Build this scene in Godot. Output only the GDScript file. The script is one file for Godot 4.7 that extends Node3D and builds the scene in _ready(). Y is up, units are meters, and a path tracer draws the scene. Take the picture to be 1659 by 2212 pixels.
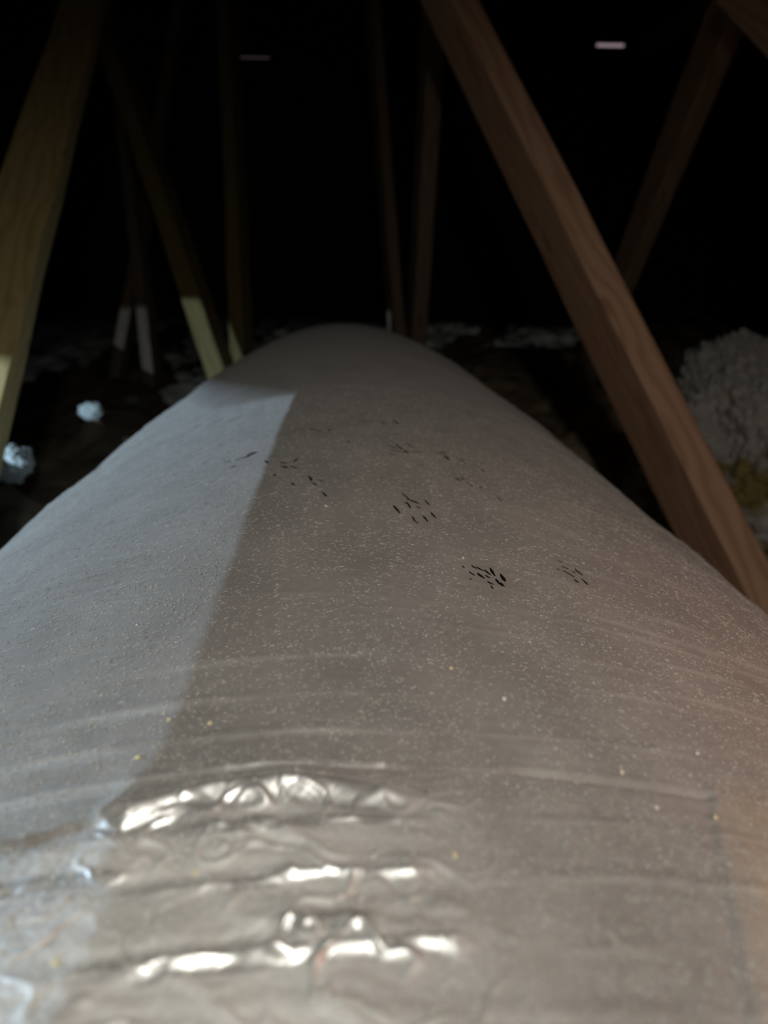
extends Node3D
# An attic seen along the top of a dusty foil-jacketed flexible duct.

const CAM_Y := 0.70          # camera height above the attic floor board
const RADIUS := 0.25         # duct radius
const AXIS_Y := 0.37825      # duct axis height at the camera
const FLOOR_Y := 0.30        # top of the blown insulation

var rng := RandomNumberGenerator.new()
var n_big: FastNoiseLite
var n_pleat: FastNoiseLite
var n_crump: FastNoiseLite
var n_mod: FastNoiseLite
var n_fine: FastNoiseLite
var n_cell: FastNoiseLite
var rings := PackedFloat32Array([0.0462, 0.0538, 0.0615, 0.0717, 0.0816, 0.0925, 0.1016, 0.1125, 0.1254, 0.139, 0.152, 0.1685, 0.1855, 0.203])
var lips := [[0.0615, -5.5, 2.6, 0.0012, 0.0011], [0.0814, -5.0, 1.5, 0.0005, 0.0006], [0.0717, -3.6, 2.0, 0.0006, 0.0006], [0.0656, -1.8, 0.3, 0.0009, 0.0014], [0.0925, -4.2, 1.2, 0.0005, 0.0006], [0.0752, -14.0, -6.5, 0.0009, 0.0009], [0.1040, -17.0, -8.5, 0.0010, 0.0014]]
var ring_amp := PackedFloat32Array([0.5, 0.55, 1.0, 0.75, 0.5, 0.62, 0.5, 0.42, 0.3, 0.34, 0.22, 0.25, 0.25, 0.2])

# ---------------------------------------------------------------- helpers
func noise(kind: int, fractal: int, octaves: int, sd: int) -> FastNoiseLite:
	var n := FastNoiseLite.new()
	n.noise_type = kind
	n.frequency = 1.0
	n.fractal_type = fractal
	n.fractal_octaves = octaves
	n.seed = sd
	return n

func mat(c: Color, rough: float, metal := 0.0) -> StandardMaterial3D:
	var m := StandardMaterial3D.new()
	m.albedo_color = c
	m.roughness = rough
	m.metallic = metal
	return m

func tag(o: Node3D, label: String, category: String, group := "") -> Node3D:
	o.set_meta("label", label)
	o.set_meta("category", category)
	if group != "":
		o.set_meta("group", group)
	return o

func put(called: String, mesh: Mesh, m: Material, parent: Node3D = self) -> MeshInstance3D:
	var o := MeshInstance3D.new()
	o.name = called
	o.mesh = mesh
	if m:
		o.material_override = m
	o.cast_shadow = GeometryInstance3D.SHADOW_CASTING_SETTING_ON
	parent.add_child(o, true)
	return o

func structure(called: String, size: Vector3, at: Vector3, m: Material, parent: Node3D = self) -> MeshInstance3D:
	var b := BoxMesh.new()
	b.size = size
	var o := put(called, b, m, parent)
	o.position = at
	if parent == self:
		o.set_meta("kind", "structure")
	return o

func quad(st: SurfaceTool, a: Vector3, b: Vector3, c: Vector3, d: Vector3, n: Vector3, uv: Rect2) -> void:
	var p := [a, b, c, a, c, d]
	var t := [uv.position, Vector2(uv.end.x, uv.position.y), uv.end, uv.position, uv.end, Vector2(uv.position.x, uv.end.y)]
	# front faces run clockwise
	var flip := (b - a).cross(c - a).dot(n) > 0.0
	for k in [0, 1, 2, 3, 4, 5]:
		var i: int = [0, 2, 1, 3, 5, 4][k] if flip else k
		st.set_normal(n)
		st.set_uv(t[i])
		st.add_vertex(p[i])

# a sawn board: length along y, chamfered long edges, slight wander of the surface
func board_mesh(length: float, w: float, d: float, offset: float, bow := 0.003) -> ArrayMesh:
	var st := SurfaceTool.new()
	st.begin(Mesh.PRIMITIVE_TRIANGLES)
	var c := 0.0025
	var hw := w / 2.0
	var hd := d / 2.0
	var pts := [Vector2(-hw + c, -hd), Vector2(hw - c, -hd), Vector2(hw, -hd + c), Vector2(hw, hd - c), Vector2(hw - c, hd), Vector2(-hw + c, hd), Vector2(-hw, hd - c), Vector2(-hw, -hd + c)]
	var rows := 12
	var around := 0.0
	for k in 8:
		var p: Vector2 = pts[k]
		var q: Vector2 = pts[(k + 1) % 8]
		var n2 := Vector2(q.y - p.y, -(q.x - p.x)).normalized()
		var span := p.distance_to(q)
		for r in rows:
			var y0 := length * r / rows
			var y1 := length * (r + 1) / rows
			var o0 := Vector2(n_mod.get_noise_2d(y0 * 3.0 + offset, 3.0), n_mod.get_noise_2d(y0 * 3.0 + offset, 9.0)) * bow
			var o1 := Vector2(n_mod.get_noise_2d(y1 * 3.0 + offset, 3.0), n_mod.get_noise_2d(y1 * 3.0 + offset, 9.0)) * bow
			quad(st, Vector3(p.x + o0.x, y0, p.y + o0.y), Vector3(q.x + o0.x, y0, q.y + o0.y), Vector3(q.x + o1.x, y1, q.y + o1.y), Vector3(p.x + o1.x, y1, p.y + o1.y), Vector3(n2.x, 0, n2.y), Rect2(around + offset, y0, span, y1 - y0))
		around += span
	for e in [[0.0, -1.0], [length, 1.0]]:
		for k in 8:
			var p: Vector2 = pts[k]
			var q: Vector2 = pts[(k + 1) % 8]
			var o := Vector2(n_mod.get_noise_2d(e[0] * 3.0 + offset, 3.0), n_mod.get_noise_2d(e[0] * 3.0 + offset, 9.0)) * bow
			quad(st, Vector3(o.x, e[0], o.y), Vector3(p.x + o.x, e[0], p.y + o.y), Vector3((p.x + q.x) / 2 + o.x, e[0], (p.y + q.y) / 2 + o.y), Vector3(q.x + o.x, e[0], q.y + o.y), Vector3(0, e[1], 0), Rect2(p.x, p.y, 0.02, 0.02))
	return st.commit()

# a board from a to b whose narrow face looks towards «face»
func board(called: String, a: Vector3, b: Vector3, face: Vector3, w: float, d: float, m: Material, label: String, group := "", category := "beam", bow := 0.003) -> MeshInstance3D:
	var y := (b - a).normalized()
	var z := (face - y * face.dot(y)).normalized()
	var x := y.cross(z)
	var o := put(called, board_mesh(a.distance_to(b), w, d, rng.randf() * 5.0, bow), m)
	o.transform = Transform3D(Basis(x, y, z), a)
	tag(o, label, category, group)
	return o

func toward(a: Vector3, degrees: float) -> Vector3:
	return (Vector3(0, CAM_Y, 0) - a).rotated(Vector3.UP, deg_to_rad(degrees))

func wood_material(base: Color, dark: Color, sd: int) -> StandardMaterial3D:
	# grain along v: streaks of early and late wood with a knot or two
	var size := 256
	var g := noise(FastNoiseLite.TYPE_SIMPLEX_SMOOTH, FastNoiseLite.FRACTAL_FBM, 3, sd)
	var im := Image.create(size, size * 2, false, Image.FORMAT_RGB8)
	var r := RandomNumberGenerator.new()
	r.seed = sd
	var knots := []
	for k in 3:
		knots.append([Vector2(r.randf() * size, r.randf() * size * 2), 5.0 + r.randf() * 7.0])
	for y in size * 2:
		for x in size:
			var warp := g.get_noise_2d(x * 0.012, y * 0.004) * 26.0
			var k := 0.0
			for kn in knots:
				var dd := Vector2((x - kn[0].x), (y - kn[0].y) * 0.45).length()
				warp += 14.0 * exp(-dd / 22.0)
				k = maxf(k, 1.0 - smoothstep(kn[1] * 0.5, kn[1], dd))
			var ring := 0.5 + 0.5 * sin((x + warp) * 0.33)
			ring = pow(ring, 2.2)
			var fibre := 0.5 + 0.5 * g.get_noise_2d(x * 0.35, y * 0.012)
			var t := clampf(ring * 0.55 + fibre * 0.35 + k * 0.7, 0.0, 1.0)
			im.set_pixel(x, y, base.lerp(dark, t))
	var m := mat(Color.WHITE, 0.78)
	m.albedo_texture = ImageTexture.create_from_image(im)
	m.uv1_scale = Vector3(4.0, 1.6, 1.0)
	return m

# ---------------------------------------------------------------- the duct's surface
func axis_at(s: float) -> float:
	var t := maxf(0.0, s - 0.3)
	return AXIS_Y - 0.0377 * t * t

func fold_at(f: float) -> float:
	# the big crease that separates the dusty from the cleaner jacket
	if f < -2.4:
		return lerpf(0.0889, 0.0838, clampf((-f - 2.4) / 8.7, 0.0, 2.2)) - 0.0004 * sin(f * 1.7)
	return lerpf(0.0889, 0.0845, clampf((f + 2.4) / 6.0, 0.0, 1.0))

func edge_at(s: float) -> float:
	# degrees round the duct where a loose flap of jacket ends, to the right
	return lerpf(9.6, 12.7, clampf((s - 0.054) / 0.0365, -0.3, 1.0))

func relief(f: float, s: float) -> float:
	var l := RADIUS * deg_to_rad(f)
	var near := 1.0 - smoothstep(0.085, 0.125, s)
	var away := smoothstep(8.0, 26.0, absf(f + 6.0))
	var h := n_big.get_noise_2d(l * 7.0, s * 5.0) * 0.0024 * away
	h += n_big.get_noise_2d(l * 20.0 + 9.0, s * 26.0) * (0.0001 + 0.0006 * away)
	if f < -30.0 and s > 0.15:
		h += n_big.get_noise_2d(40.0, s * 16.0) * 0.006 * smoothstep(30.0, 50.0, -f)
	# pleats that run round the duct, slanting
	var sk := s + 0.0007 * f * clampf((s - 0.08) / 0.1, 0.0, 1.0)
	var side := smoothstep(4.0, 22.0, absf(f + 2.0))
	var p := n_pleat.get_noise_2d(l * 5.0, sk * 55.0)
	if p > 0.55:
		h += (p - 0.55) * (0.0003 + 0.0016 * side) * smoothstep(0.05, 0.16, s)
	var left := smoothstep(-4.0, -14.0, f) * smoothstep(0.07, 0.12, s)
	if left > 0.0:
		var p2 := n_pleat.get_noise_2d(l * 4.0 + 7.0, (sk + 0.0004 * (f + 10.0) * s * 4.0) * 95.0)
		if p2 > 0.45:
			h -= (p2 - 0.45) * 0.0014 * left * (0.6 + s)
	var wob := n_mod.get_noise_2d(l * 22.0, 5.0) * 0.0011
	if s < 0.23:
		for k in rings.size():
			var x := sk + wob - rings[k]
			if absf(x) < 0.006:
				var a := ring_amp[k] * clampf(0.45 + 1.6 * n_mod.get_noise_2d(l * 26.0, k * 7.3), 0.0, 1.0)
				# steep towards the viewer, gentle behind
				var w := (0.0004 if x < 0.0 else 0.0008) + 0.004 * maxf(0.0, s - 0.1)
				h += a * 0.00042 * exp(-pow(absf(x) / w, 1.4))
				h -= a * 0.00012 * exp(-pow((x - 0.0021) / 0.0007, 2.0))
	# the big fold: a lip that stands up more and more to the left
	var fx := s - fold_at(f)
	if absf(fx) < 0.016:
		var out := smoothstep(-7.0, -8.5, f)
		var lift := lerpf(0.0025, 0.0006, out) * smoothstep(3.5, -3.0, f)
		if fx > 0.0:
			h += lift * exp(-fx / 0.005)
		else:
			h += lift * exp(-pow(fx / lerpf(0.0024, 0.0009, out), 2.0))
	if s < 0.1:
		for q in lips:
			var x: float = s - q[0] - n_mod.get_noise_2d(l * 40.0, q[0] * 900.0) * 0.0012
			if x > -0.004 and x < 0.012:
				var on: float = smoothstep(q[1] - 1.0, q[1] + 0.6, f) * smoothstep(q[2] + 1.0, q[2] - 0.6, f)
				on *= 0.75 + 0.6 * n_mod.get_noise_2d(l * 90.0, q[0] * 500.0)
				h += on * q[3] * (exp(-x / 0.004) if x > 0.0 else exp(-pow(x / q[4], 2.0)))
	# crumpled foil close by
	if near > 0.0:
		var amount := near * (1.0 - 0.9 * smoothstep(0.5, 5.5, f)) * smoothstep(0.094, 0.085, s - 0.0 * f)
		amount *= 0.45 + 0.75 * clampf(0.5 + 1.4 * n_mod.get_noise_2d(l * 30.0 + 4.0, s * 40.0), 0.0, 1.0)
		var wx := n_mod.get_noise_2d(l * 55.0, s * 70.0) * 0.7
		var cr := n_crump.get_noise_2d(l * 34.0 + wx, s * 75.0 - wx + l * 22.0)
		amount *= 1.0 - 0.65 * smoothstep(-6.0, -10.0, f)
		h += (maxf(cr, 0.25) * 0.0010 + n_mod.get_noise_2d(l * 55.0 + 20.0, s * 150.0 + l * 30.0) * 0.0005) * amount
		h += n_fine.get_noise_2d(l * 520.0, s * 520.0) * 0.00005 * near
		# loose flap on the right
		var e := (f - edge_at(s)) * 0.00436
		if s < 0.097:
			var on := smoothstep(0.0935, 0.0905, s)
			h += on * (0.0003 * smoothstep(-0.0015, 0.0012, e) + 0.0002 * exp(-pow(e / 0.0008, 2.0)))
			h -= 0.0007 * exp(-pow((s - 0.0908 + 0.00025 * (f - 9.0)) / 0.0007, 2.0)) * smoothstep(5.0, 6.0, f) * smoothstep(0.001, -0.001, e)
			h += n_fine.get_noise_2d(l * 260.0, s * 200.0) * 0.00011 * on * smoothstep(4.0, 8.0, f)
	h += n_fine.get_noise_2d(l * 300.0 + 50.0, s * 300.0) * 0.00003
	return h

func dust_at(f: float, s: float) -> float:
	var l := RADIUS * deg_to_rad(f)
	var cover := 0.985
	var fx := s - fold_at(f) - 0.0007
	fx += 0.0028 * smoothstep(-6.0, -8.0, f)
	var clean := smoothstep(0.002, -0.002, fx) * (1.0 - smoothstep(2.0, 7.0, f))
	cover -= 0.36 * clean
	cover -= 0.16 * smoothstep(0.0, -14.0, f) * (1.0 - smoothstep(0.10, 0.16, s))
	cover -= 0.12 * (1.0 - smoothstep(0.09, 0.12, s)) * (1.0 - clean)
	cover += 0.10 * n_mod.get_noise_2d(l * 70.0, s * 90.0) * (1.0 - smoothstep(0.11, 0.16, s))
	if s < 0.14:
		for k in rings.size():
			var x := s - rings[k]
			if absf(x) < 0.002:
				cover -= 0.4 * (1.0 - absf(x) / 0.002) * smoothstep(9.0, -4.0, f) * clampf(0.3 + n_mod.get_noise_2d(l * 26.0, k * 7.3), 0.0, 1.0)
	# the lips are rubbed bare on the side that faces the viewer
	fx -= 0.0028 * smoothstep(-6.0, -8.0, f)
	if s < 0.1:
		var lip := smoothstep(-0.0055, -0.004, fx) * smoothstep(0.0012, 0.0, fx) * smoothstep(-8.5, -7.0, f) * smoothstep(2.5, -0.5, f)
		cover -= 0.45 * lip
		for q in lips:
			var x: float = s - q[0] - n_mod.get_noise_2d(l * 40.0, q[0] * 900.0) * 0.0012
			if absf(x) < 0.004 and f > q[1] and f < q[2]:
				cover -= 0.45 * smoothstep(2.2 * q[4], 1.2 * q[4], -x) * smoothstep(0.0008, 0.0, x)
	return clampf(cover, 0.28, 1.0)

func surface(f: float, s: float, lift := 0.0) -> Vector3:
	var a := deg_to_rad(f)
	var slope := 0.0754 * maxf(0.0, s - 0.3)
	var up := Vector3(0, 1, -slope).normalized()
	var r := RADIUS + relief(f, s) + lift
	return Vector3(0, axis_at(s), -s) + Vector3(sin(a) * r, 0, 0) + up * (cos(a) * r)

func spread_at(s: float) -> float:
	return clampf(15.0 + 150.0 * maxf(0.0, s - 0.03), 17.0, 66.0)

func along(s: float) -> float:
	return log((maxf(s, 0.0) + 0.02) / 0.02) / log(3.32 / 0.02)

func jacket_mesh() -> ArrayMesh:
	var rows := PackedFloat32Array()
	var s := -0.6
	while s < 0.03:
		rows.append(s)
		s += 0.02
	s = 0.03
	while s < 3.3:
		rows.append(s)
		s += clampf(s * s / 115.8 * 3.0, 0.00035, 0.04) if s < 1.3 else 0.05
	var core := 520
	var skirt := 14
	var cols := core + 1 + 2 * skirt
	var n := rows.size()
	var v := PackedVector3Array()
	v.resize(n * cols)
	var uv := PackedVector2Array()
	uv.resize(n * cols)
	var colors := PackedColorArray()
	colors.resize(n * cols)
	var foil := Color(0.78, 0.78, 0.77)
	var dust := Color(0.233, 0.225, 0.214)
	var film := Color(0.62, 0.61, 0.585)
	var warm_light_tan := Color(0.27, 0.235, 0.18)  # tan tone standing in for warm light on the right flap
	for i in n:
		var si := rows[i]
		var fc := spread_at(si)
		var av := along(si)
		for j in cols:
			var f := 0.0
			if j < skirt:
				f = lerpf(-180.0, -fc, float(j) / skirt)
			elif j > skirt + core:
				f = lerpf(fc, 180.0, float(j - skirt - core) / skirt)
			else:
				f = lerpf(-fc, fc, float(j - skirt) / core)
			var k := i * cols + j
			v[k] = surface(f, si)
			uv[k] = Vector2(f / 360.0 + 0.5, av)
			var d := dust_at(f, si)
			var c := dust
			if si < 0.1:
				c = c.lerp(film, smoothstep(-0.0032, -0.006, si - fold_at(f) - 0.0005 * smoothstep(-7.0, -8.5, f)) * (1.0 - smoothstep(-4.0, 4.5, f)))
				# shadow at the left end of the big crease, painted in dark brown
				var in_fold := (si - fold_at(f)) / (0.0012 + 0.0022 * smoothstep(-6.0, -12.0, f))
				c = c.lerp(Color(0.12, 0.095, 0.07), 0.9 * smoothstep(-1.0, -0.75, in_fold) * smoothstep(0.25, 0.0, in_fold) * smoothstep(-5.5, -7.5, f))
				c = c.lerp(warm_light_tan, 0.7 * smoothstep(-0.2, 1.2, f - edge_at(si)) * smoothstep(0.097, 0.088, si))
			var tone := 1.0 + 0.16 * n_mod.get_noise_2d(f * 0.16, si * 22.0) + 0.1 * n_fine.get_noise_2d(f * 1.5, si * 330.0)
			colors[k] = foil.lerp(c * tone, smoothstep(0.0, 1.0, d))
	var normals := PackedVector3Array()
	normals.resize(n * cols)
	for i in n:
		for j in cols:
			var i0 := maxi(i - 1, 0)
			var i1 := mini(i + 1, n - 1)
			var j0 := j - 1 if j > 0 else cols - 2
			var j1 := j + 1 if j < cols - 1 else 1
			var ds := v[i1 * cols + j] - v[i0 * cols + j]
			var df := v[i * cols + j1] - v[i * cols + j0]
			normals[i * cols + j] = df.cross(ds).normalized()
	var index := PackedInt32Array()
	index.resize((n - 1) * (cols - 1) * 6)
	var w := 0
	for i in n - 1:
		for j in cols - 1:
			var a := i * cols + j
			index[w] = a
			index[w + 1] = a + cols
			index[w + 2] = a + cols + 1
			index[w + 3] = a
			index[w + 4] = a + cols + 1
			index[w + 5] = a + 1
			w += 6
	var arrays := []
	arrays.resize(Mesh.ARRAY_MAX)
	arrays[Mesh.ARRAY_VERTEX] = v
	arrays[Mesh.ARRAY_NORMAL] = normals
	arrays[Mesh.ARRAY_TEX_UV] = uv
	arrays[Mesh.ARRAY_COLOR] = colors
	arrays[Mesh.ARRAY_INDEX] = index
	var m := ArrayMesh.new()
	m.add_surface_from_arrays(Mesh.PRIMITIVE_TRIANGLES, arrays)
	return m

func jacket_material() -> ORMMaterial3D:
	# how metallic and how rough the jacket is, by how much dust lies on it
	var w := 720
	var h := 900
	var im := Image.create(w, h, false, Image.FORMAT_RGB8)
	for y in h:
		var s := 0.02 * (pow(3.32 / 0.02, (y + 0.5) / h) - 1.0)
		for x in w:
			var f := ((x + 0.5) / w - 0.5) * 360.0
			if absf(f) > 75.0:
				im.set_pixel(x, y, Color(1, 0.9, 0.05))
				continue
			var d := smoothstep(0.0, 1.0, dust_at(f, s))
			im.set_pixel(x, y, Color(1, lerpf(0.33, 0.92, d), lerpf(0.95, 0.02, d)))
	var m := ORMMaterial3D.new()
	m.orm_texture = ImageTexture.create_from_image(im)
	m.vertex_color_use_as_albedo = true
	m.rim_enabled = true
	m.rim = 0.25
	m.rim_tint = 0.3
	return m

func mark_mesh(l0: float, s0: float, l1: float, s1: float, w: float) -> ArrayMesh:
	# one dark scuff where a toe wiped the dust away, a thin film that follows the jacket
	var st := SurfaceTool.new()
	st.begin(Mesh.PRIMITIVE_TRIANGLES)
	var a := Vector2(l0, s0)
	var b := Vector2(l1, s1)
	var dir := (b - a).normalized()
	var side := Vector2(-dir.y, dir.x)
	var half := w / 2.0
	a -= dir * half * 0.6
	b += dir * half * 0.6
	var steps := 7
	var last := []
	var bend := rng.randf_range(-0.25, 0.25) * w
	for k in steps + 1:
		var t := float(k) / steps
		var c := a.lerp(b, t) + side * bend * sin(t * PI)
		var ww := half * pow(maxf(sin(PI * clampf(t * 0.94 + 0.03, 0.0, 1.0)), 0.0), 0.55) * rng.randf_range(0.72, 1.2)
		var row := []
		for e in [-1.0, -0.4, 0.4, 1.0]:
			var q: Vector2 = c + side * ww * e
			var high := 0.00012 if absf(e) < 0.5 else 0.00002
			row.append(surface(rad_to_deg(q.x / RADIUS), q.y, high))
		if k > 0:
			for e in 3:
				var p := [last[e], last[e + 1], row[e + 1], last[e], row[e + 1], row[e]]
				var n: Vector3 = (p[1] - p[0]).cross(p[2] - p[0])
				var order := [0, 2, 1, 3, 5, 4] if n.y > 0.0 else [0, 1, 2, 3, 4, 5]
				for i in order:
					st.add_vertex(p[i])
		last = row
	st.generate_normals()
	return st.commit()

func fibre_mesh(segments: int, bend: float) -> ArrayMesh:
	# one lint fibre, unit length along x, unit radius, a bent three-sided hair
	var st := SurfaceTool.new()
	st.begin(Mesh.PRIMITIVE_TRIANGLES)
	var last := []
	for k in segments + 1:
		var t := float(k) / segments
		var c := Vector3(t - 0.5, 0.0, bend * sin(t * PI) + 0.06 * sin(t * 9.0) * bend)
		var r := 0.045 * (0.35 + 0.65 * sin(PI * clampf(t, 0.06, 0.94)))
		var row := []
		for e in 3:
			var a := e * TAU / 3.0 + PI / 2
			row.append(c + Vector3(0, sin(a) * r + r, cos(a) * r))
		if k > 0:
			for e in 3:
				var f := (e + 1) % 3
				for q in [last[e], last[f], row[f], last[e], row[f], row[e]]:
					st.add_vertex(q)
		last = row
	st.generate_normals()
	return st.commit()

func scatter(called: String, mesh: Mesh, m: Material, places: Array, tints: Array, parent: Node3D) -> MultiMeshInstance3D:
	var mm := MultiMesh.new()
	mm.transform_format = MultiMesh.TRANSFORM_3D
	mm.use_colors = tints.size() > 0
	mm.mesh = mesh
	mm.instance_count = places.size()
	for i in places.size():
		mm.set_instance_transform(i, places[i])
		if tints.size() > 0:
			mm.set_instance_color(i, tints[i])
	var o := MultiMeshInstance3D.new()
	o.name = called
	o.multimesh = mm
	o.material_override = m
	o.set_meta("kind", "stuff")
	parent.add_child(o, true)
	return o

func make_duct() -> void:
	var duct := Node3D.new()
	duct.name = "flexible_duct"
	add_child(duct)
	tag(duct, "large round duct in a dusty wrinkled silver foil jacket running away between wooden beams", "duct")
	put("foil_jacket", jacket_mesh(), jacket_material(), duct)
	# paw prints: millimetres round the duct, millimetres along it, for both ends of each scuff, and its width
	var prints := [
		[18.2, 228.2, 20.1, 221.9, 0.38, 19.4, 222.5, 22.8, 218.1, 0.58, 14.7, 215.3, 16.1, 208.3, 0.56, 24.9, 222.3, 25.9, 217.4, 0.41, 19.0, 219.4, 19.6, 213.4, 0.41, 18.3, 218.5, 19.3, 217.4, 0.36, 21.9, 215.4, 22.7, 213.7, 0.4, 19.5, 206.0, 19.9, 202.0, 0.35, 19.8, 202.3, 20.7, 200.1, 0.34, 22.8, 207.2, 23.7, 202.2, 0.42, 25.7, 210.6, 26.7, 206.1, 0.51],
		[28.9, 170.3, 29.3, 169.6, 0.29, 31.4, 171.0, 32.4, 169.5, 0.33, 32.5, 170.3, 34.0, 168.6, 0.36, 30.3, 167.3, 31.3, 165.5, 0.35, 32.3, 166.8, 33.4, 164.1, 0.51, 34.4, 169.1, 35.5, 166.7, 0.42, 36.0, 170.3, 36.5, 166.4, 0.56, 34.0, 165.9, 34.8, 164.7, 0.38, 38.2, 167.6, 38.5, 163.8, 0.61, 36.4, 164.4, 36.7, 161.6, 0.51, 34.0, 162.3, 35.0, 160.4, 0.5, 37.2, 162.4, 37.6, 160.1, 0.6, 34.1, 159.7, 34.4, 158.5, 0.31, 29.7, 163.3, 30.0, 162.5, 0.28],
		[58.5, 185.0, 59.2, 184.4, 0.28, 58.6, 182.0, 60.1, 181.5, 0.32, 58.3, 179.4, 59.5, 178.1, 0.38, 59.1, 178.3, 60.5, 176.6, 0.31, 62.5, 182.3, 63.7, 179.6, 0.49, 59.9, 174.5, 60.3, 172.6, 0.68, 62.7, 176.7, 63.4, 173.4, 0.45, 61.1, 180.5, 61.8, 180.1, 0.31, 56.5, 179.5, 57.0, 179.2, 0.28],
		[16.9, 294.5, 20.4, 288.4, 0.58, 20.9, 295.6, 23.1, 287.0, 0.58, 18.3, 284.7, 25.0, 283.1, 0.56, 22.0, 289.8, 25.1, 281.0, 0.67, 25.2, 298.4, 28.2, 291.0, 0.59, 16.8, 278.7, 19.4, 278.0, 0.37, 25.2, 285.4, 30.2, 284.2, 0.38],
		[37.3, 288.9, 39.6, 287.0, 0.67, 39.8, 285.3, 40.7, 279.4, 0.85, 39.4, 292.7, 41.0, 289.1, 0.58, 45.8, 283.2, 47.0, 280.7, 0.47, 27.2, 265.3, 29.0, 264.3, 0.53],
		[39.6, 253.3, 40.8, 250.8, 0.68, 41.9, 254.8, 42.8, 253.5, 0.6, 43.0, 249.8, 44.2, 244.4, 0.59, 51.7, 270.0, 53.1, 269.4, 0.63, 46.6, 245.3, 47.5, 243.9, 0.41, 51.3, 235.9, 51.9, 231.5, 0.4],
		[-24.2, 271.3, -21.7, 268.3, 0.71, -23.3, 265.0, -20.9, 262.2, 0.78, -19.5, 263.3, -17.3, 260.3, 0.78, -19.1, 268.9, -17.3, 274.4, 0.7, -25.1, 255.0, -24.2, 252.9, 0.59],
		[-18.2, 241.4, -16.9, 239.1, 0.64, -12.8, 249.0, -11.4, 242.9, 0.66, -11.3, 240.6, -9.4, 237.4, 0.56, -9.0, 243.2, -7.4, 240.9, 0.48, -7.5, 229.6, -6.0, 224.7, 0.46],
		[-42.9, 284.4, -38.5, 287.1, 0.74, -39.4, 286.8, -35.2, 291.2, 0.75, -38.9, 290.4, -35.8, 292.9, 0.66, -47.3, 284.2, -45.0, 285.0, 0.46, -30.6, 276.2, -28.9, 271.7, 0.72, -43.5, 273.5, -41.3, 274.4, 0.36],
		[7.7, 336.3, 13.0, 335.2, 0.54, 16.5, 337.8, 19.2, 333.1, 0.77, 22.9, 342.3, 25.1, 334.5, 0.89],
		[-15.0, 324.9, -10.4, 318.5, 0.63, -7.1, 321.1, -5.6, 318.7, 0.62, 0.6, 298.4, 2.4, 295.9, 0.49],
	]
	var bare := mat(Color(0.075, 0.07, 0.065), 0.7)
	bare.metallic_specular = 0.2
	var worn := mat(Color(0.12, 0.115, 0.105), 0.8)
	worn.metallic_specular = 0.2
	var holes := []
	for k in prints.size():
		var one := Node3D.new()
		one.name = "paw_print"
		duct.add_child(one, true)
		one.set_meta("label", "small dark paw print of scuffed marks in the dust")
		var a: Array = prints[k]
		for i in range(0, a.size(), 5):
			put("toe_mark", mark_mesh(a[i] * 0.001, a[i + 1] * 0.001, a[i + 2] * 0.001, a[i + 3] * 0.001, a[i + 4] * (0.0016 if k < 3 else 0.0016)), bare if k in [0, 1, 2] else worn, one)
			holes.append(Vector2((a[i] + a[i + 2]) / 2.0, (a[i + 1] + a[i + 3]) / 2.0) * 0.001)
	# lint: fibres and grains lying in the dust
	var shapes := [fibre_mesh(4, 0.16), fibre_mesh(5, 0.34), fibre_mesh(4, -0.22), fibre_mesh(3, 0.05)]
	var places := [[], [], [], []]
	var tints := [[], [], [], []]
	rng.seed = 77
	var made := 0
	while made < 140000:
		var s := 0.045 + 0.40 * pow(rng.randf(), 1.5)
		var f := rng.randf_range(-1.0, 1.0) * minf(spread_at(s) * 0.95, 60.0)
		var l := RADIUS * deg_to_rad(f)
		var skip := false
		if s > 0.155 and s < 0.23:
			for q in holes:
				if absf(q.x - l) < 0.0016 and absf(q.y - s) < 0.004:
					skip = true
		if skip or n_mod.get_noise_2d(l * 60.0, s * 45.0) < -0.28 - 0.3 * rng.randf():
			continue
		made += 1
		var grain := rng.randf() < 0.5
		var length := (rng.randf_range(0.00014, 0.00032) if grain else 0.00035 + 0.0010 * pow(rng.randf(), 2.4)) * clampf(s / 0.15, 0.6, 1.25)
		var thick := (length * 0.9 if grain else rng.randf_range(0.0008, 0.0014))
		var a := surface(f, s, 0.00003)
		var up := Vector3(sin(deg_to_rad(f)), cos(deg_to_rad(f)), 0)
		var x := Vector3(0, 0, 1).rotated(Vector3.UP, rng.randf() * TAU)
		x = (x - up * x.dot(up)).normalized()
		x = (x + up * rng.randf_range(-0.12, 0.12)).normalized()
		var z := x.cross(up).normalized()
		var kind := 3 if grain else rng.randi_range(0, 2)
		places[kind].append(Transform3D(Basis(x * length, z.cross(x) * thick, z * (thick if grain else maxf(length * 0.9, thick))), a))
		var b := rng.randf_range(0.4, 0.9)
		if not grain and rng.randf() < 0.85:
			b *= 0.8
		tints[kind].append(Color(b, b * 0.985, b * rng.randf_range(0.86, 1.0)))
	var lint := mat(Color.WHITE, 0.9)
	lint.vertex_color_use_as_albedo = true
	for k in 4:
		scatter("lint_grains" if k == 3 else "lint_fibres", shapes[k], lint, places[k], tints[k], duct)
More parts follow.
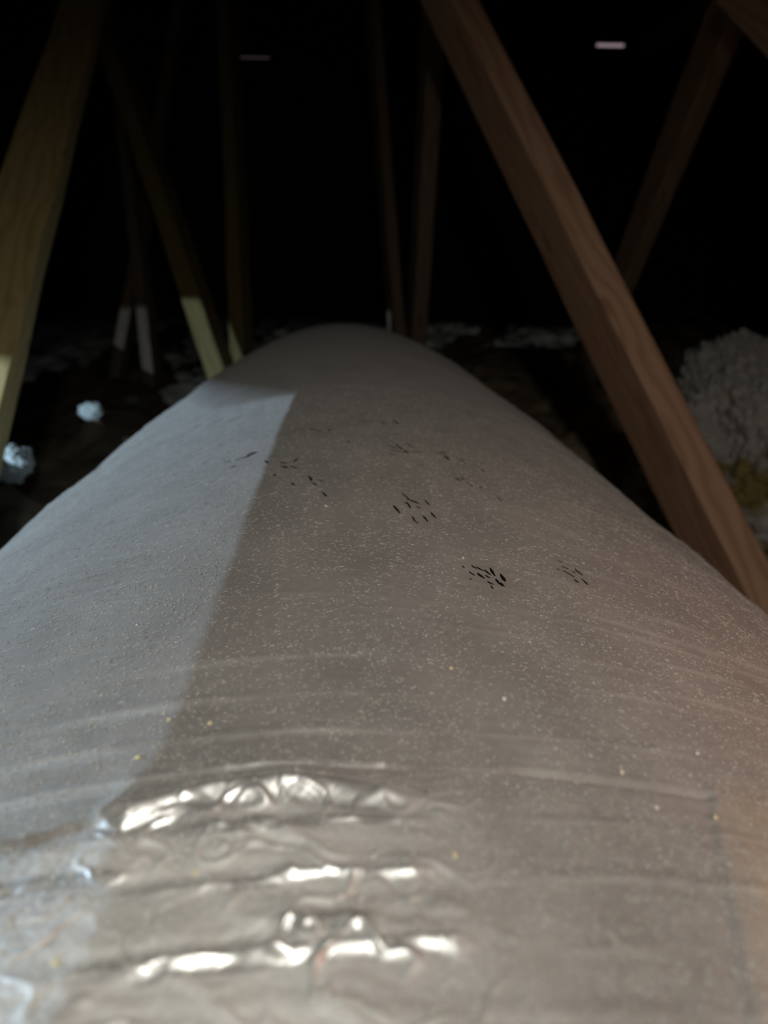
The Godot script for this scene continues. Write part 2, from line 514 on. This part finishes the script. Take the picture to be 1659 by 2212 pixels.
	# bigger crumbs of insulation, px-sized flakes
	var crumbs := [[-0.0303, 0.1085, 0.9, 0.8, 0.45], [0.0190, 0.1205, 0.9, 0.7, 0.45], [0.0270, 0.1110, 0.95, 0.95, 0.9], [0.0420, 0.0935, 0.95, 0.8, 0.6], [0.0580, 0.1010, 0.95, 0.95, 0.9], [0.0530, 0.0850, 0.9, 0.75, 0.35], [-0.0460, 0.1480, 0.95, 0.97, 1.0], [-0.0230, 0.1060, 0.85, 0.7, 0.4], [0.0010, 0.0675, 0.95, 0.95, 0.95], [-0.0195, 0.0740, 0.9, 0.8, 0.5], [0.0130, 0.0745, 0.9, 0.75, 0.4], [-0.0330, 0.0990, 0.9, 0.85, 0.35], [-0.0060, 0.2150, 0.9, 0.85, 0.75], [-0.0330, 0.0635, 0.9, 0.85, 0.4], [0.0445, 0.0860, 0.9, 0.85, 0.75], [0.0300, 0.1760, 0.9, 0.9, 0.85]]
	var at := []
	var hue := []
	for c in crumbs:
		var f := rad_to_deg(c[0] / RADIUS)
		var r: float = rng.randf_range(0.0002, 0.00038) * (1.0 + c[1] * 1.5)
		at.append(Transform3D(Basis.from_euler(Vector3(rng.randf(), rng.randf() * 6.0, rng.randf())).scaled(Vector3(r, r * 0.6, r * 1.4)), surface(f, c[1], r * 0.3)))
		hue.append(Color(c[2] * 0.75, c[3] * 0.75, c[4] * 0.75).lerp(Color(0.6, 0.58, 0.52), 0.4))
	scatter("insulation_crumbs", clump_mesh(10, 8, 0.5, 3, 1.6), lint, at, hue, duct)

# ---------------------------------------------------------------- insulation
func clump_mesh(around: int, high: int, rough: float, sd: int, grain: float, colored := false) -> ArrayMesh:
	# a lumpy ball of blown wool, radius about 1
	var st := SurfaceTool.new()
	st.begin(Mesh.PRIMITIVE_TRIANGLES)
	var cell := noise(FastNoiseLite.TYPE_CELLULAR, FastNoiseLite.FRACTAL_FBM, 3, sd)
	cell.cellular_distance_function = FastNoiseLite.DISTANCE_EUCLIDEAN
	cell.cellular_return_type = FastNoiseLite.RETURN_DISTANCE
	var big := noise(FastNoiseLite.TYPE_SIMPLEX_SMOOTH, FastNoiseLite.FRACTAL_FBM, 2, sd + 4)
	for i in high + 1:
		var t := PI * i / high
		for j in around + 1:
			var a := TAU * (j % around) / around
			var d := Vector3(sin(t) * cos(a), cos(t), sin(t) * sin(a))
			var q := d * grain
			var r := 1.0 + 0.3 * big.get_noise_3dv(d * 1.3) - rough * (cell.get_noise_3dv(q * 2.2) + 0.6) - 0.25 * rough * cell.get_noise_3dv(q * 9.0)
			if colored:
				var y := smoothstep(-0.1, 0.22, big.get_noise_3dv(d * 3.1 + Vector3(3, 1, 7)) * 0.9 + 0.22 - 1.3 * absf(d.y - 0.12))
				var deep := 0.85 + 0.15 * big.get_noise_3dv(d * 14.0)
				st.set_color(Color(0.6, 0.6, 0.58).lerp(Color(0.36, 0.30, 0.115), y) * deep)
			st.add_vertex(d * r)
	for i in high:
		for j in around:
			var p := i * (around + 1) + j
			for k in [p, p + 1, p + around + 2, p, p + around + 2, p + around + 1]:
				st.add_index(k)
	st.generate_normals()
	return st.commit()

func ground_height(x: float, z: float) -> float:
	var h := n_big.get_noise_2d(x * 2.2, z * 2.2) * 0.05 + n_big.get_noise_2d(x * 9.0, z * 9.0) * 0.022
	h -= absf(n_crump.get_noise_2d(x * 16.0, z * 16.0)) * 0.02
	h += 0.062 * exp(-(pow(x + 0.56, 2.0) + pow(z + 1.22, 2.0)) / 0.012)
	h += 0.066 * exp(-(pow(x + 0.545, 2.0) + pow(z + 1.63, 2.0)) / 0.0006)
	return FLOOR_Y + h

func make_insulation() -> void:
	var nx := 210
	var nz := 230
	var st := SurfaceTool.new()
	st.begin(Mesh.PRIMITIVE_TRIANGLES)
	for i in nz + 1:
		var z := lerpf(0.9, -4.55, float(i) / nz)
		for j in nx + 1:
			var x := lerpf(-2.15, 2.15, float(j) / nx)
			var t := 0.5 + 0.5 * n_mod.get_noise_2d(x * 6.0, z * 6.0)
			st.set_color(Color(0.24, 0.195, 0.13).lerp(Color(0.44, 0.37, 0.26), clampf(t + 0.5 * n_mod.get_noise_2d(x * 40.0, z * 40.0), 0.0, 1.0)) * (0.55 + 1.1 * smoothstep(-0.1, 0.5, x)))  # shade on the left and light on the right painted into the colour
			st.set_uv(Vector2(x, z))
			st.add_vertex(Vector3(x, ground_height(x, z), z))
	for i in nz:
		for j in nx:
			var p := i * (nx + 1) + j
			for k in [p, p + nx + 1, p + nx + 2, p, p + nx + 2, p + 1]:
				st.add_index(k)
	st.generate_normals()
	var wool := mat(Color.WHITE, 0.95)
	wool.vertex_color_use_as_albedo = true
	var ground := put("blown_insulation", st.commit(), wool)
	ground.set_meta("kind", "stuff")
	tag(ground, "dim brown layer of loose blown insulation covering the attic floor beside the duct", "insulation")
	# the pale heap on the right
	var heap := put("insulation_heap", clump_mesh(420, 300, 0.20, 12, 6.5, true), wool)
	heap.position = Vector3(0.685, 0.36, -1.09)
	heap.scale = Vector3(0.21, 0.215, 0.22)
	heap.set_meta("kind", "stuff")
	tag(heap, "pale heap of fluffy white and yellow loose insulation behind the thick reddish beam", "insulation")
	# stray tufts
	var white := mat(Color(0.86, 0.9, 0.9), 0.95)
	var tufts := [
		[spot(20, 1000, 1.2), Vector3(0.034, 0.029, 0.032), 21, "bright white tuft of insulation at the photo's left edge, below the post"],
		[spot(196, 888, 1.6), Vector3(0.023, 0.018, 0.022), 22, "small bright white tuft of insulation lying between the left post and the duct"],
		[spot(285, 865, 2.1), Vector3(0.018, 0.012, 0.02), 23, "tiny dim grey tuft of insulation just left of the duct, beyond the bright tufts"],
		[spot(607, 720, 1.28), Vector3(0.011, 0.006, 0.009), 24, "pale fleck of lint resting on top of the duct at its far crest"],
	]
	for k in tufts.size():
		var t: Array = tufts[k]
		var o := put("insulation_tuft", clump_mesh(90, 60, 0.45, t[2], 3.0), white if k < 2 else mat(Color(0.5, 0.5, 0.48), 0.95))
		o.position = t[0]
		o.scale = t[1]
		tag(o, t[3], "tuft")

# ---------------------------------------------------------------- frame
func make_beams() -> void:
	var red := wood_material(Color(0.86, 0.705, 0.585), Color(0.70, 0.54, 0.43), 5)
	var yellow := wood_material(Color(0.78, 0.71, 0.50), Color(0.64, 0.56, 0.36), 8)
	var brown := wood_material(Color(0.78, 0.69, 0.60), Color(0.62, 0.53, 0.44), 13)
	var honey := wood_material(Color(0.52, 0.46, 0.29), Color(0.42, 0.355, 0.21), 19)
	var aged := wood_material(Color(0.58, 0.51, 0.44), Color(0.46, 0.39, 0.32), 17)
	var r0 := spot(1640, 1360, 0.80)
	var r1 := spot(968, 0, 1.12)
	board("truss_web", r0 + (r0 - r1) * 0.12, r1 + (r1 - r0) * 0.25, toward(r0.lerp(r1, 0.5), 26), 0.038, 0.089, red, "thick reddish wooden truss beam leaning left, standing against the duct's right side", "truss beams")
	var l0 := spot(-92, 960, 0.72)
	var l1 := spot(197, -40, 1.62)
	board("truss_web", l0 + (l0 - l1) * 0.30, l1 + (l1 - l0) * 0.25, toward(l0.lerp(l1, 0.5), -10), 0.076, 0.038, yellow, "thick wooden truss beam at the photo's far left, its foot lit yellow", "truss beams")
	var far := [
		[[240, 100, 2.0], [478, 800, 1.7], -20, honey, "slim wooden beam slanting down from the far left beam to the duct's left side"],
		[[490, -40, 2.1], [525, 810, 1.9], -20, honey, "short upright beam just right of the slanting slim beam, behind the duct"],
		[[940, -40, 1.5], [897, 780, 1.95], 15, aged, "dim near-vertical beam rising behind the duct, left of the thick reddish beam"],
		[[800, -40, 2.0], [862, 780, 2.05], 15, aged, "faint thin upright beam in the dark, left of the dim near-vertical beam"],
		[[1600, -40, 1.15], [1310, 690, 1.95], 25, brown, "dim beam leaning right at the photo's upper right, behind the thick reddish beam"],
		[[400, -40, 2.8], [252, 830, 2.6], -20, aged, "faint left leg of the distant pair of beams behind the left post"],
		[[235, -40, 2.7], [333, 840, 2.5], -20, aged, "faint right leg of the distant pair of beams behind the left post"],
	]
	for d in far:
		var a := spot(d[0][0], d[0][1], d[0][2])
		var b := spot(d[1][0], d[1][1], d[1][2])
		# down into the insulation and up to the roof
		# the ones over the duct end on it
		var low := b + (b - a).normalized() * 0.03
		if absf(low.x) > 0.30:
			low = b + (b - a) * clampf((b.y - 0.26) / maxf(a.y - b.y, 0.01), 0.0, 1.2)
		board("truss_web", low, a + (a - b) * 0.06, toward(a.lerp(b, 0.5), d[2]), 0.03 if d[0][0] == 800 else (0.046 if d[0][0] == 240 else 0.038), 0.07, d[3], d[4], "truss beams")
	# top chords under the roof
	var c0 := spot(1395, 100, 3.0)
	var c1 := spot(1690, -95, 2.1)
	board("top_chord", c0, c1, Vector3(0, -1, 0.3), 0.06, 0.038, brown, "dim rafter slanting along the roof at the photo's upper right", "")
	var e0 := spot(1585, -20, 1.05)
	var e1 := spot(1760, 150, 1.0)
	board("top_chord", e0, e1, toward(e0, 0), 0.05, 0.038, brown, "dim rafter crossing the photo's upper right corner", "")

# a point from where it shows in the frame and how far off it is
func spot(px: float, py: float, depth: float) -> Vector3:
	var b := Basis.from_euler(Vector3(deg_to_rad(-18.9674), deg_to_rad(-3.112), 0))
	return Vector3(0, CAM_Y, 0) + b * Vector3((px - 829.5) / 1609.0, (1106.0 - py) / 1609.0, -1.0) * depth

# the same, on the upright plane at z
func on_plane(px: float, py: float, z: float) -> Vector3:
	var v := spot(px, py, 1.0) - Vector3(0, CAM_Y, 0)
	return Vector3(0, CAM_Y, 0) + v * (z / v.z)

func tube_mesh(points: Array, r: float) -> ArrayMesh:
	var st := SurfaceTool.new()
	st.begin(Mesh.PRIMITIVE_TRIANGLES)
	var last := []
	for k in points.size():
		var d: Vector3 = (points[mini(k + 1, points.size() - 1)] - points[maxi(k - 1, 0)]).normalized()
		var x := d.cross(Vector3.UP).normalized()
		var y := x.cross(d)
		var row := []
		for e in 10:
			row.append(points[k] + (x * cos(e * TAU / 10) + y * sin(e * TAU / 10)) * r)
		if k > 0:
			for e in 10:
				var f := (e + 1) % 10
				for q in [last[e], row[f], last[f], last[e], row[e], row[f]]:
					st.add_vertex(q)
		last = row
	st.generate_normals()
	return st.commit()

func cable(a: Vector3, b: Vector3, sag: float, label: String) -> void:
	var pts := []
	for k in 17:
		var t := k / 16.0
		pts.append(a.lerp(b, t) - Vector3(0, sag * 4.0 * t * (1.0 - t), 0))
	tag(put("cable", tube_mesh(pts, 0.005), mat(Color(0.34, 0.33, 0.33), 0.6)), label, "cable", "cables")

func make_room() -> void:
	var deck := mat(Color(0.36, 0.31, 0.26), 0.9)
	var sheath := mat(Color(0.26, 0.235, 0.235), 0.95)
	sheath.metallic_specular = 0.1
	structure("floor", Vector3(4.6, 0.05, 5.9), Vector3(0, -0.025, -1.75), sheath)
	structure("wall_left", Vector3(0.1, 2.7, 5.9), Vector3(-2.25, 1.3, -1.75), sheath)
	structure("wall_right", Vector3(0.1, 2.7, 5.9), Vector3(2.25, 1.3, -1.75), sheath)
	structure("wall_front", Vector3(4.6, 2.7, 0.1), Vector3(0, 1.3, 1.2), sheath)
	# back wall: boarding with two narrow gaps under the roof
	var z := -4.6
	var back := Node3D.new()
	back.name = "wall_back"
	back.set_meta("kind", "structure")
	add_child(back)
	var g0 := on_plane(1285, 104, z)
	var g1 := on_plane(1352, 92, z)
	var h0 := on_plane(513, 127.5, z)
	var h1 := on_plane(582, 122, z)
	var b := [g0.x, g1.x, g0.y, g1.y]
	var c := [h0.x, h1.x, h0.y, h1.y]
	var low := minf(c[2], b[2])
	var parts := [
		[-2.2, 2.2, 0.0, low],
		[-2.2, c[0], low, 2.4],
		[c[0], c[1], low, c[2]], [c[0], c[1], c[3], 2.4],
		[c[1], b[0], low, 2.4],
		[b[0], b[1], low, b[2]], [b[0], b[1], b[3], 2.4],
		[b[1], 2.2, low, 2.4],
	]
	for p in parts:
		if p[1] - p[0] > 0.001 and p[3] - p[2] > 0.001:
			structure("board", Vector3(p[1] - p[0], p[3] - p[2], 0.06), Vector3((p[0] + p[1]) / 2, (p[2] + p[3]) / 2, z), sheath, back)
	# roof deck: sheets that fall away from the viewer to just above the gaps
	var top := maxf(b[3], c[3]) + 0.07
	var run := 5.9
	var fall := atan2(2.35 - top, 5.85)
	var roof := Node3D.new()
	roof.name = "ceiling"
	roof.set_meta("kind", "structure")
	add_child(roof)
	roof.position = Vector3(0, (2.35 + top) / 2.0 + 0.03, (1.25 - 4.6) / 2.0)
	roof.rotation.x = fall
	for k in 3:
		structure("sheet", Vector3(4.6, 0.05, run / 3.0 + 0.16), Vector3(0, 0.004 * (k % 2), (k - 1) * (run + 0.3) / 3.0), deck, roof)
	cable(spot(955, 775, 2.6), spot(1175, 680, 2.3), 0.01, "thin dark cable slung from the duct's right side up to the thick reddish beam")
	cable(spot(1350, 600, 2.4), spot(1700, 765, 1.8), 0.01, "thin dark cable crossing the dark on the right above the pale heap")

func make_lamps() -> void:
	# headlamp of the person behind the camera
	var glass := mat(Color(1, 0.97, 0.92), 0.4)
	glass.emission_enabled = true
	glass.emission = Color(1, 0.95, 0.88)
	glass.emission_energy_multiplier = 1.5
	var shell := mat(Color(0.06, 0.06, 0.065), 0.5)
	var head := Node3D.new()
	head.name = "headlamp"
	add_child(head)
	head.position = HEAD_AT
	head.look_at_from_position(HEAD_AT, HEAD_TO)
	tag(head, "black headlamp with a round glowing lens behind the viewer", "lamp")
	var can := CylinderMesh.new()
	can.top_radius = 0.026
	can.bottom_radius = 0.022
	can.height = 0.035
	var body := put("housing", can, shell, head)
	body.rotation.x = -PI / 2
	body.position.z = 0.022
	var disc := CylinderMesh.new()
	disc.top_radius = 0.02
	disc.bottom_radius = 0.02
	disc.height = 0.004
	var lens := put("lens", disc, glass, head)
	lens.rotation.x = -PI / 2
	lens.position.z = 0.002
	# work lamp standing on the left: a small hooded light
	var lamp := Node3D.new()
	lamp.name = "work_lamp"
	add_child(lamp)
	lamp.position = LAMP_AT
	tag(lamp, "small hooded work lamp on a stand to the left of the duct", "lamp")
	var hood := CylinderMesh.new()
	hood.top_radius = 0.03
	hood.bottom_radius = 0.075
	hood.height = 0.035
	hood.cap_bottom = false
	put("hood", hood, shell, lamp).position.y = 0.0100
	var flap := board_mesh(0.028, 0.0012, 0.018, 0.0, 0.0)
	var light_flap := put("flap", flap, shell, lamp)  # flap added only to cut the lamp's light on the far duct
	var run := Vector3(0, -0.17, -1).normalized()
	var rise := Vector3(0, 1, -0.17).normalized()
	light_flap.transform = Transform3D(Basis(run.cross(rise), run, rise), Vector3(0.03, -0.00405, -0.0012) + rise * 0.009)
	var pole := CylinderMesh.new()
	pole.top_radius = 0.008
	pole.bottom_radius = 0.01
	pole.height = LAMP_AT.y - 0.02
	put("stand", pole, shell, lamp).position = Vector3(-0.03, -pole.height / 2.0, 0)
	var cool := mat(Color(0.9, 0.95, 1), 0.4)
	cool.emission_enabled = true
	cool.emission = Color(0.85, 0.93, 1)
	cool.emission_energy_multiplier = 1.0
	var chip := BoxMesh.new()
	chip.size = Vector3(0.004, 0.004, 0.004)
	put("led", chip, cool, lamp).position = Vector3(-0.0045, 0, 0)
	# plank added out of view so its lower edge throws the long shadow line
	var wood := wood_material(Color(0.55, 0.44, 0.33), Color(0.4, 0.3, 0.2), 31)
	var k := 0.5
	var low := lerpf(LAMP_AT.y, 0.6266, k) + 0.00075
	var px := lerpf(LAMP_AT.x, -0.026, k)
	board("shade_plank", Vector3(px, low + 0.12, 0.0), Vector3(px, low + 0.12, -1.25), Vector3(0, 1, 0), 0.02, 0.24, wood, "added unseen board on edge left of the duct, casting the shadow line", "", "shade_plank", 0.0)
	board("shade_plank", Vector3(px + 0.02, low - 0.02, -1.0), Vector3(px + 0.02, low - 0.02, -1.14), Vector3(0, 1, 0), 0.018, 0.16, wood, "short added batten, unseen, keeping lamp light off the far beams", "", "shade_plank", 0.0)  # batten added out of view, blocks lamp light to the upright beams
	# board added out of view beside the lamp to shade the left floor
	board("shade_joist", Vector3(-0.74, 0.427, -0.45), Vector3(-1.02, 0.427, -2.2), Vector3(0, 1, 0), 0.038, 0.29, wood, "added unseen board on edge left of the posts, shading the floor", "", "shade_joist")

	# dim warm bulb added out of view to tint the duct's right side
	var bulb := Node3D.new()
	bulb.name = "added_bulb"
	add_child(bulb)
	bulb.position = BULB_AT
	tag(bulb, "added dim orange bulb, unseen, warming the right side of the duct", "lamp")
	var warm := mat(Color(1, 0.6, 0.35), 0.4)
	warm.emission_enabled = true
	warm.emission = Color(1, 0.5, 0.25)
	warm.emission_energy_multiplier = 0.6
	var globe := SphereMesh.new()
	globe.radius = 0.016
	globe.height = 0.04
	put("globe", globe, warm, bulb)
	var cap := CylinderMesh.new()
	cap.top_radius = 0.006
	cap.bottom_radius = 0.008
	cap.height = 0.024
	put("cap", cap, shell, bulb).position.y = 0.031
	var flex := CylinderMesh.new()
	flex.top_radius = 0.002
	flex.bottom_radius = 0.002
	flex.height = 1.2
	put("flex", flex, shell, bulb).position.y = 0.64

# ---------------------------------------------------------------- scene
const BULB_AT := Vector3(0.20, 0.68, -0.055)
const HEAD_AT := Vector3(0.03, 0.90, 0.16)
const HEAD_TO := Vector3(0.0, 0.45, -0.45)
const LAMP_AT := Vector3(-1.05, 0.765, -0.38)

func _ready() -> void:
	var cam := Camera3D.new()
	cam.name = "camera"
	var att := CameraAttributesPhysical.new()
	att.frustum_focal_length = 25.462
	att.frustum_focus_distance = 0.185
	att.frustum_near = 0.01
	att.frustum_far = 50.0
	att.exposure_aperture = 15.0
	cam.attributes = att
	cam.fov = 69.008
	cam.near = 0.01
	cam.far = 50.0
	cam.position = Vector3(0, CAM_Y, 0)
	cam.rotation = Vector3(deg_to_rad(-18.9674), deg_to_rad(-3.112), 0)
	add_child(cam)
	cam.current = true
	var we := WorldEnvironment.new()
	we.name = "environment"
	var env := Environment.new()
	env.background_mode = Environment.BG_COLOR
	env.background_color = Color(0.62, 0.55, 0.58)
	env.background_energy_multiplier = 0.8
	env.tonemap_mode = Environment.TONE_MAPPER_LINEAR
	env.tonemap_exposure = 1.0
	env.sdfgi_enabled = true
	env.ssao_enabled = true
	env.ssil_enabled = true
	we.environment = env
	add_child(we)
	var head := SpotLight3D.new()
	head.name = "headlamp_beam"
	head.light_color = Color(1.0, 0.985, 0.94)
	head.light_energy = 0.114
	head.light_size = 0.015
	head.spot_angle = 53.0
	head.spot_angle_attenuation = 0.8
	head.spot_range = 12.0
	head.spot_attenuation = 2.0
	head.shadow_enabled = true
	add_child(head)
	head.look_at_from_position(HEAD_AT, HEAD_TO)
	head.position = HEAD_AT + (HEAD_TO - HEAD_AT).normalized() * 0.004
	var led := AreaLight3D.new()
	led.name = "work_lamp_beam"
	led.light_color = Color(0.80, 0.91, 1.0)
	led.light_energy = 1.3
	led.area_size = Vector2(0.0006, 0.0006)
	led.area_normalize_energy = true
	led.area_range = 8.0
	led.area_attenuation = 2.0
	led.shadow_enabled = true
	add_child(led)
	led.look_at_from_position(LAMP_AT, LAMP_AT + Vector3(1.0, -0.25, -0.40))

	var glow := OmniLight3D.new()
	glow.name = "added_bulb_glow"  # light of the added bulb, a warm fill from the right
	glow.light_color = Color(1.0, 0.56, 0.30)
	glow.light_energy = 0.0085
	glow.light_size = 0.012
	glow.omni_range = 8.0
	glow.omni_attenuation = 2.0
	glow.shadow_enabled = true
	glow.position = BULB_AT
	add_child(glow)

	rng.seed = 4
	n_big = noise(FastNoiseLite.TYPE_SIMPLEX_SMOOTH, FastNoiseLite.FRACTAL_FBM, 2, 1)
	n_pleat = noise(FastNoiseLite.TYPE_SIMPLEX_SMOOTH, FastNoiseLite.FRACTAL_RIDGED, 2, 2)
	n_crump = noise(FastNoiseLite.TYPE_SIMPLEX_SMOOTH, FastNoiseLite.FRACTAL_RIDGED, 3, 3)
	n_mod = noise(FastNoiseLite.TYPE_SIMPLEX_SMOOTH, FastNoiseLite.FRACTAL_FBM, 2, 6)
	n_fine = noise(FastNoiseLite.TYPE_SIMPLEX_SMOOTH, FastNoiseLite.FRACTAL_FBM, 2, 7)
	make_room()
	make_insulation()
	make_duct()
	make_beams()
	make_lamps()
